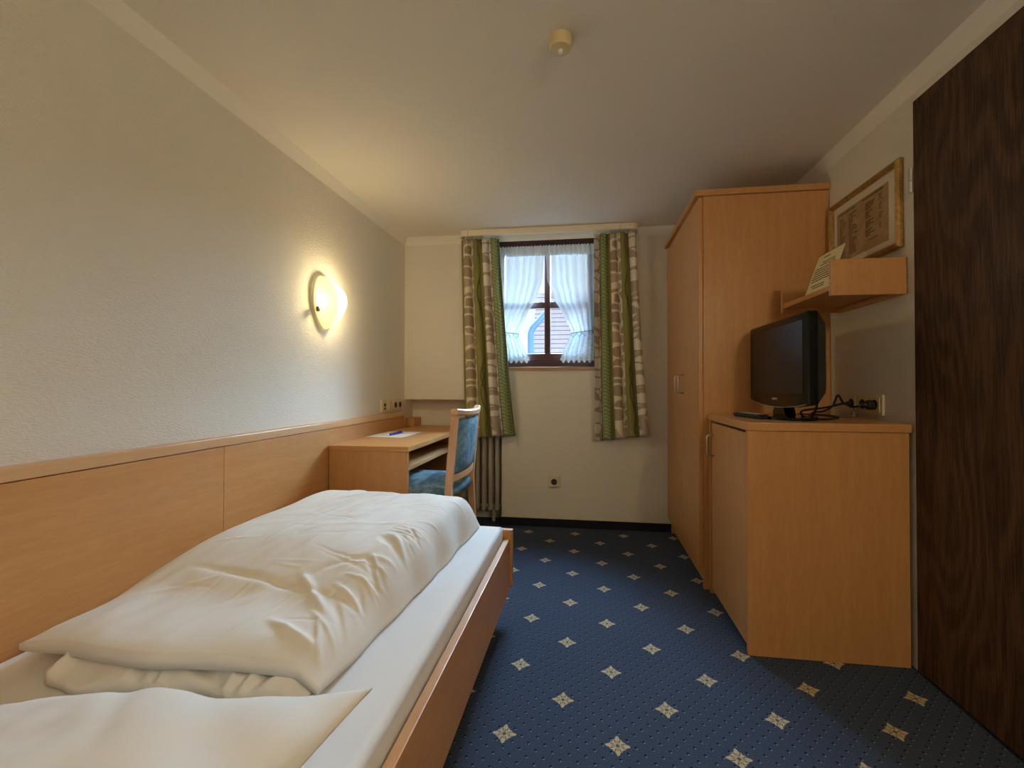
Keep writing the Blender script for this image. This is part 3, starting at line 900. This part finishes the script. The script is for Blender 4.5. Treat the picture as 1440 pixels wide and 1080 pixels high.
def rem(a, b, w, z0, z1, bev):
    b_ = bmesh.new(); bmesh.ops.create_cube(b_, size=1)
    L = math.hypot(b[0] - a[0], b[1] - a[1])
    for v in b_.verts: v.co = Vector((v.co.x * L, v.co.y * w, v.co.z * (z1 - z0)))
    bmesh.ops.bevel(b_, geom=b_.edges[:], offset=bev, segments=3, affect='EDGES')
    b_.transform(Matrix.Translation(((a[0] + b[0]) / 2, (a[1] + b[1]) / 2, (z0 + z1) / 2)) @ Matrix.Rotation(math.atan2(b[1] - a[1], b[0] - a[0]), 4, 'Z'))
    return b_
ra, rb = (.690, 1.845), (.652, 2.035)
MB().add(rem(ra, rb, .046, TOP + .0005, TOP + .019, .005)).build('case', 'black_m', rc, smooth=False)
mb = MB()
dv_ = Vector((rb[0] - ra[0], rb[1] - ra[1])).normalized(); nv_ = Vector((-dv_.y, dv_.x))
for i in range(9):
    for j in (-1, 0, 1):
        c = Vector(ra) + dv_ * (.03 + i * .016) + nv_ * j * .012
        mb.box(c.x - .0035, c.x + .0035, c.y - .004, c.y + .004, TOP + .0185, TOP + .0202, .0008)
mb.build('buttons', 'silver', rc)

# sockets and cables behind the television
plate_x('triple_socket', 'cream triple power socket on the right wall behind the television', 'socket', XR, -1, 1.966, .898, .236, .080, [('socket', -.076), ('socket', 0), ('socket', .076)])
pw = thing('power_cable', 'black television power cable with a plug in the wall socket', 'cable', (.9, 1.9, TOP))
PX, PY, PZ = XR - .016, 1.890, .897
MB().lathe([(.017, -.001), (.019, -.006), (.019, -.022), (.012, -.030), (.008, -.040)], (PX, PY, PZ), 'X', 20).build('plug', 'black_m', pw, smooth=False)
MB().tube([(PX - .038, PY, PZ), (PX - .06, PY + .02, PZ - .008), (PX - .06, PY + .09, PZ + .005), (PX - .055, PY + .14, PZ + .035), (PX - .07, PY + .15, PZ - .01), (PX - .13, PY + .10, PZ - .030), (PX - .19, PY + .06, PZ - .035), (.86, 1.86, TOP + .012), (.845, 1.80, TOP + .018), (.842, 1.76, TOP + .07), (TX + .068, 1.735, TOP + .12)], .0042, 8, smooth=6).build('cord', 'rubber', pw, smooth=True)
an = thing('antenna_cable', 'thick black antenna cable looping behind the television foot', 'cable', (.9, 2.0, TOP))
MB().tube([(XR - .030, 2.042, .897), (XR - .05, 2.045, .895), (XR - .09, 2.04, .885), (XR - .15, 2.0, .878), (XR - .22, 1.94, .876), (.85, 1.90, .870), (.838, 1.855, .848 + .004), (.87, 1.80, TOP + .0075), (.93, 1.84, TOP + .0065), (1.0, 1.93, TOP + .006), (1.02, 2.06, TOP + .006), (.93, 2.12, TOP + .006)], .0044, 8, smooth=6).build('cord', 'rubber', an, smooth=True)
MB().lathe([(.007, .0), (.009, -.003), (.009, -.016), (.005, -.020)], (XR - .0145, 2.042, .897), 'X', 14).build('connector', 'black_m', an)
o = MB().tube([(XR - .0150, 1.966, .895), (XR - .035, 1.965, .89), (XR - .05, 1.96, .872), (XR - .055, 1.95, .852), (XR - .07, 1.99, TOP + .005), (XR - .10, 2.08, TOP + .005), (XR - .16, 2.13, TOP + .005)], .0034, 8, smooth=6).build('thin_cable', 'grey_cable', smooth=True)
tag(o, 'thin grey cable hanging from the middle of the triple socket', 'cable')

# ---------------------------------------------------------------- wall shelf, card, picture
SX = .873
sf = thing('wall_shelf', 'small beech wall shelf with raised ends above the television', 'shelf', (1.0, 1.93, 1.3))
rbox(SX, XR - .001, 1.722, 1.741, 1.296, 1.426).build('end_panel', 'beech', sf)
rbox(SX, XR - .001, 2.125, 2.141, 1.296, 1.426).build('end_panel', 'beech', sf)
rbox(SX + .004, XR - .001, 1.7415, 2.1245, 1.318, 1.337).build('board', 'beech_y', sf)
rbox(XR - .019, XR - .001, 1.7415, 2.1245, 1.296, 1.3175).build('wall_batten', 'beech_y', sf)

def tilt_quad(mb, p0, ey, ez, nrm, a0, a1, b0, b1, t0, t1):
    v = []
    for t in (t0, t1):
        for a, b in ((a0, b0), (a1, b0), (a1, b1), (a0, b1)): v.append(mb.bm.verts.new(p0 + ey * a + ez * b + nrm * t))
    for q in ((0, 1, 2, 3), (7, 6, 5, 4), (0, 4, 5, 1), (1, 5, 6, 2), (2, 6, 7, 3), (3, 7, 4, 0)): mb.bm.faces.new([v[i] for i in q])
cs = thing('card_holder', 'cream printed notice card in a clear acrylic stand on the wall shelf', 'notice card', (.91, 1.86, 1.337))
p0 = Vector((.892, 1.962, 1.3385)); ey = Vector((0, -1, 0)); ez = Vector((.056, 0, .163)).normalized(); nr = ey.cross(ez).normalized()
if nr.x > 0: nr = -nr
CW, CH = .196, .172
mb = MB(); tilt_quad(mb, p0, ey, ez, nr, 0, CW, 0, CH, -.0025, 0); mb.build('acrylic_back', 'acrylic', cs)
mb = MB(); tilt_quad(mb, p0, ey, ez, nr, .0015, CW - .0015, .002, CH - .002, .0004, .0010); mb.build('printed_card', 'card', cs)
mb = MB(); tilt_quad(mb, p0, ey, ez, nr, 0, .0030, 0, CH, .0002, .0016); tilt_quad(mb, p0, ey, ez, nr, 0, CW, CH - .003, CH, .0002, .0016)
mb.build('card_edge', 'bronze', cs)
mb = MB(); mb.box(.890, .985, 1.766, 1.962, 1.3374, 1.3394); mb.build('acrylic_foot', 'acrylic', cs)
mb = MB(); random.seed(3)
rows = [(.150, .055, .050)] + [(.128, .060, .09)] + [(.118 - .0, .045, .11)] + [(.104 - i * .0105, .018, .15 - random.random() * .02) for i in range(6)] + [(.030, .035, .10), (.020, .05, .085)]
for b, a, L in rows:
    s0 = a
    while s0 < a + L:
        l = random.uniform(.008, .022)
        tilt_quad(mb, p0, ey, ez, nr, s0, min(s0 + l, a + L), b, b + .0042, .0010, .0014); s0 += l + .003
mb.build('card_text', 'ink_black', cs)

pc = thing('picture', 'gilt framed old printed pages hung on the right wall above the shelf', 'picture', (XR, 1.96, 1.63))
PY0, PY1, PZ0, PZ1 = 1.738, 2.196, 1.468, 1.788
fw = .022
def frame_bar(a, b, ref):   # half-round gilt bar
    prof_ = [(-.011, .0), (-.011, .012), (-.007, .019), (0, .022), (.007, .019), (.011, .012), (.011, 0)]
    return a, b, prof_
mb = MB()
outer = [(PY0, PZ0), (PY1, PZ0), (PY1, PZ1), (PY0, PZ1)]
prof_ = [(0, .0015), (0, .014), (.004, .021), (.011, .024), (.017, .020), (fw, .013), (fw, .008), (fw, .0015)]
rings = []
for (y, z), (sy, sz) in zip(outer, ((1, 1), (-1, 1), (-1, -1), (1, -1))):
    rings.append([mb.bm.verts.new((XR - d_, y + sy * q, z + sz * q)) for q, d_ in prof_])
for i in range(4):
    A_, B_ = rings[i], rings[(i + 1) % 4]
    for k in range(len(prof_)): mb.bm.faces.new((A_[k], A_[(k + 1) % len(prof_)], B_[(k + 1) % len(prof_)], B_[k]))
mb.build('frame', 'gold', pc)
MB().box(XR - .006, XR - .0015, PY0 + fw, PY1 - fw, PZ0 + fw, PZ1 - fw).build('mount', 'mat', pc)
QY0, QY1, QZ0, QZ1 = 1.810, 2.150, 1.515, 1.735
MB().box(XR - .0070, XR - .0061, QY0, QY1, QZ0, QZ1).build('printed_pages', 'oldpaper', pc)
mbl, mbr = MB(), MB(); random.seed(5)
def tx(ya, L, z, h):
    mb = mbl if ya > 1.98 else mbr           # text runs from the far side (left in view) towards the door
    s0 = ya
    while s0 > ya - L:
        l = random.uniform(.006, .018)
        e = max(s0 - l, ya - L)
        mb.box(XR - .0078, XR - .0071, e, s0, z - h, z); s0 = e - .003
tx(2.135, .115, 1.727, .006); tx(1.965, .13, 1.728, .006)
for i in range(20):
    tx(2.125, random.uniform(.018, .045), 1.703 - i * .0088, .0042)
    tx(2.060, random.uniform(.022, .060), 1.706 - i * .0088, .0050)
for i in range(4):
    for j in range(4): tx(1.945, random.uniform(.015, .06), 1.705 - i * .036 - j * .0075, .0048)
    for j in range(3): tx(1.862, random.uniform(.012, .022), 1.708 - i * .036 - j * .0085, .0036)
tx(1.93, .06, 1.555, .004)
mbl.build('page_text', 'ink', pc); mbr.build('page_text', 'ink', pc)
MB().box(XR - .0105, XR - .0092, PY0 + fw - .002, PY1 - fw + .002, PZ0 + fw - .002, PZ1 - fw + .002).build('picture_glass', 'picglass', pc)

# ---------------------------------------------------------------- cap on the ceiling
cp = thing('ceiling_cap', 'round cream plastic cap with a small white knob on the ceiling', 'ceiling cap', (-.078, 1.345, ZC))
MB().lathe([(.034, -.0005), (.034, -.030), (.031, -.036), (.010, -.0385)], (-.078, 1.345, ZC), 'Z', 40).build('cap_body', 'cap', cp)
MB().lathe([(.0075, -.0380), (.0075, -.046), (.004, -.050)], (-.078, 1.345, ZC), 'Z', 16).build('knob', 'pen_white', cp, label='small white knob')

# ---------------------------------------------------------------- house across the street
nh = thing('neighbour_house', 'neighbouring house with a tiled roof seen through the window', 'house', (0, 8, 0))
e0, e1 = Vector((-.86, 6.75, .9)), Vector((5.0, 6.75, .9)); r0, r1 = Vector((-.84, 7.45, 2.53)), Vector((5.0, 7.45, 2.53))
mb = MB()
mb.grid(lambda u, v: e0.lerp(e1, u).lerp(r0.lerp(r1, u), v), 20, 20, lambda u, v: (u * 6, v * 2.6))
mb.grid(lambda u, v: e0.lerp(e1, u).lerp(r0.lerp(r1, u), v) + Vector((0, .10, -.04)), 1, 1, lambda u, v: (u * 6, v * 2.6))
mb.build('roof', 'tiles', nh)
MB().box(-.75, 5, 6.95, 9.2, -2, .95).build('wall', 'facade', nh)
MB().box(-2.6, -.90, 6.75, 9.4, -2, 1.78).build('side_wing', 'facade', nh)
MB().tube([(-.60, 6.62, 2.06), (-.80, 6.62, 1.84), (-.83, 6.62, 1.76), (-.83, 6.62, -.5)], .048, 12).build('drain_pipe', 'pipe', nh, label='blue grey rain pipe')

# ---------------------------------------------------------------- light
wld = bpy.data.worlds.new('sky'); sc.world = wld; wld.use_nodes = True
bg = wld.node_tree.nodes['Background']; bg.inputs[0].default_value = (.72, .87, 1.0, 1); bg.inputs[1].default_value = 1.0
def light(name, kind, loc, color, power, size):
    L = bpy.data.lights.new(name, kind); L.energy = power; L.color = color
    if kind == 'POINT': L.shadow_soft_size = size
    o = bpy.data.objects.new(name, L); COL.objects.link(o); o.location = loc
    return o
light('wall_lamp_bulb', 'POINT', (XL + .080, SY + .018, SZ + .012), (1, .85, .60), 26, .024)
light('entry_lamp', 'POINT', (.95, -.45, 1.60), (1, .82, .56), 19, .06)
sun = light('daylight', 'SUN', (0, 8, 6), (.50, .74, 1.0), 100, 0)
sun.data.angle = math.radians(72)
sun.rotation_euler = Vector((-.22, -.77, -.60)).to_track_quat('-Z', 'Y').to_euler()
pt = light('window_portal', 'AREA', (-.28, 3.205, 1.55), (1, 1, 1), 1, 1)
pt.data.shape = 'RECTANGLE'; pt.data.size = .74; pt.data.size_y = .90; pt.data.cycles.is_portal = True
pt.rotation_euler = (-PI / 2, 0, 0)

# ---------------------------------------------------------------- camera
cam = bpy.data.cameras.new('camera'); co = bpy.data.objects.new('camera', cam); COL.objects.link(co)
yaw, pitch, roll = .135, .0119, -.0015
co.location = (0, 0, .97)
R_ = Matrix.Rotation(yaw, 4, 'Z') @ Matrix.Rotation(PI / 2 + pitch, 4, 'X') @ Matrix.Rotation(-roll, 4, 'Z')
co.rotation_euler = R_.to_euler()
cam.sensor_fit = 'HORIZONTAL'; cam.sensor_width = 36; cam.lens = 623.164 / 1440 * 36
cam.shift_x = -(739.93 - 720) / 1440; cam.shift_y = (535.06 - 540) / 1440
cam.clip_start = .02
sc.camera = co
vs = sc.view_settings; vs.view_transform = 'Standard'; vs.look = 'None'; vs.gamma = 1; vs.exposure = .36
sc.cycles.use_denoising = True
sc.cycles.max_bounces = 10; sc.cycles.diffuse_bounces = 6; sc.cycles.transparent_max_bounces = 16
sc.cycles.sample_clamp_indirect = 6
for o in bpy.data.objects:
    if '_base' in o: del o['_base']
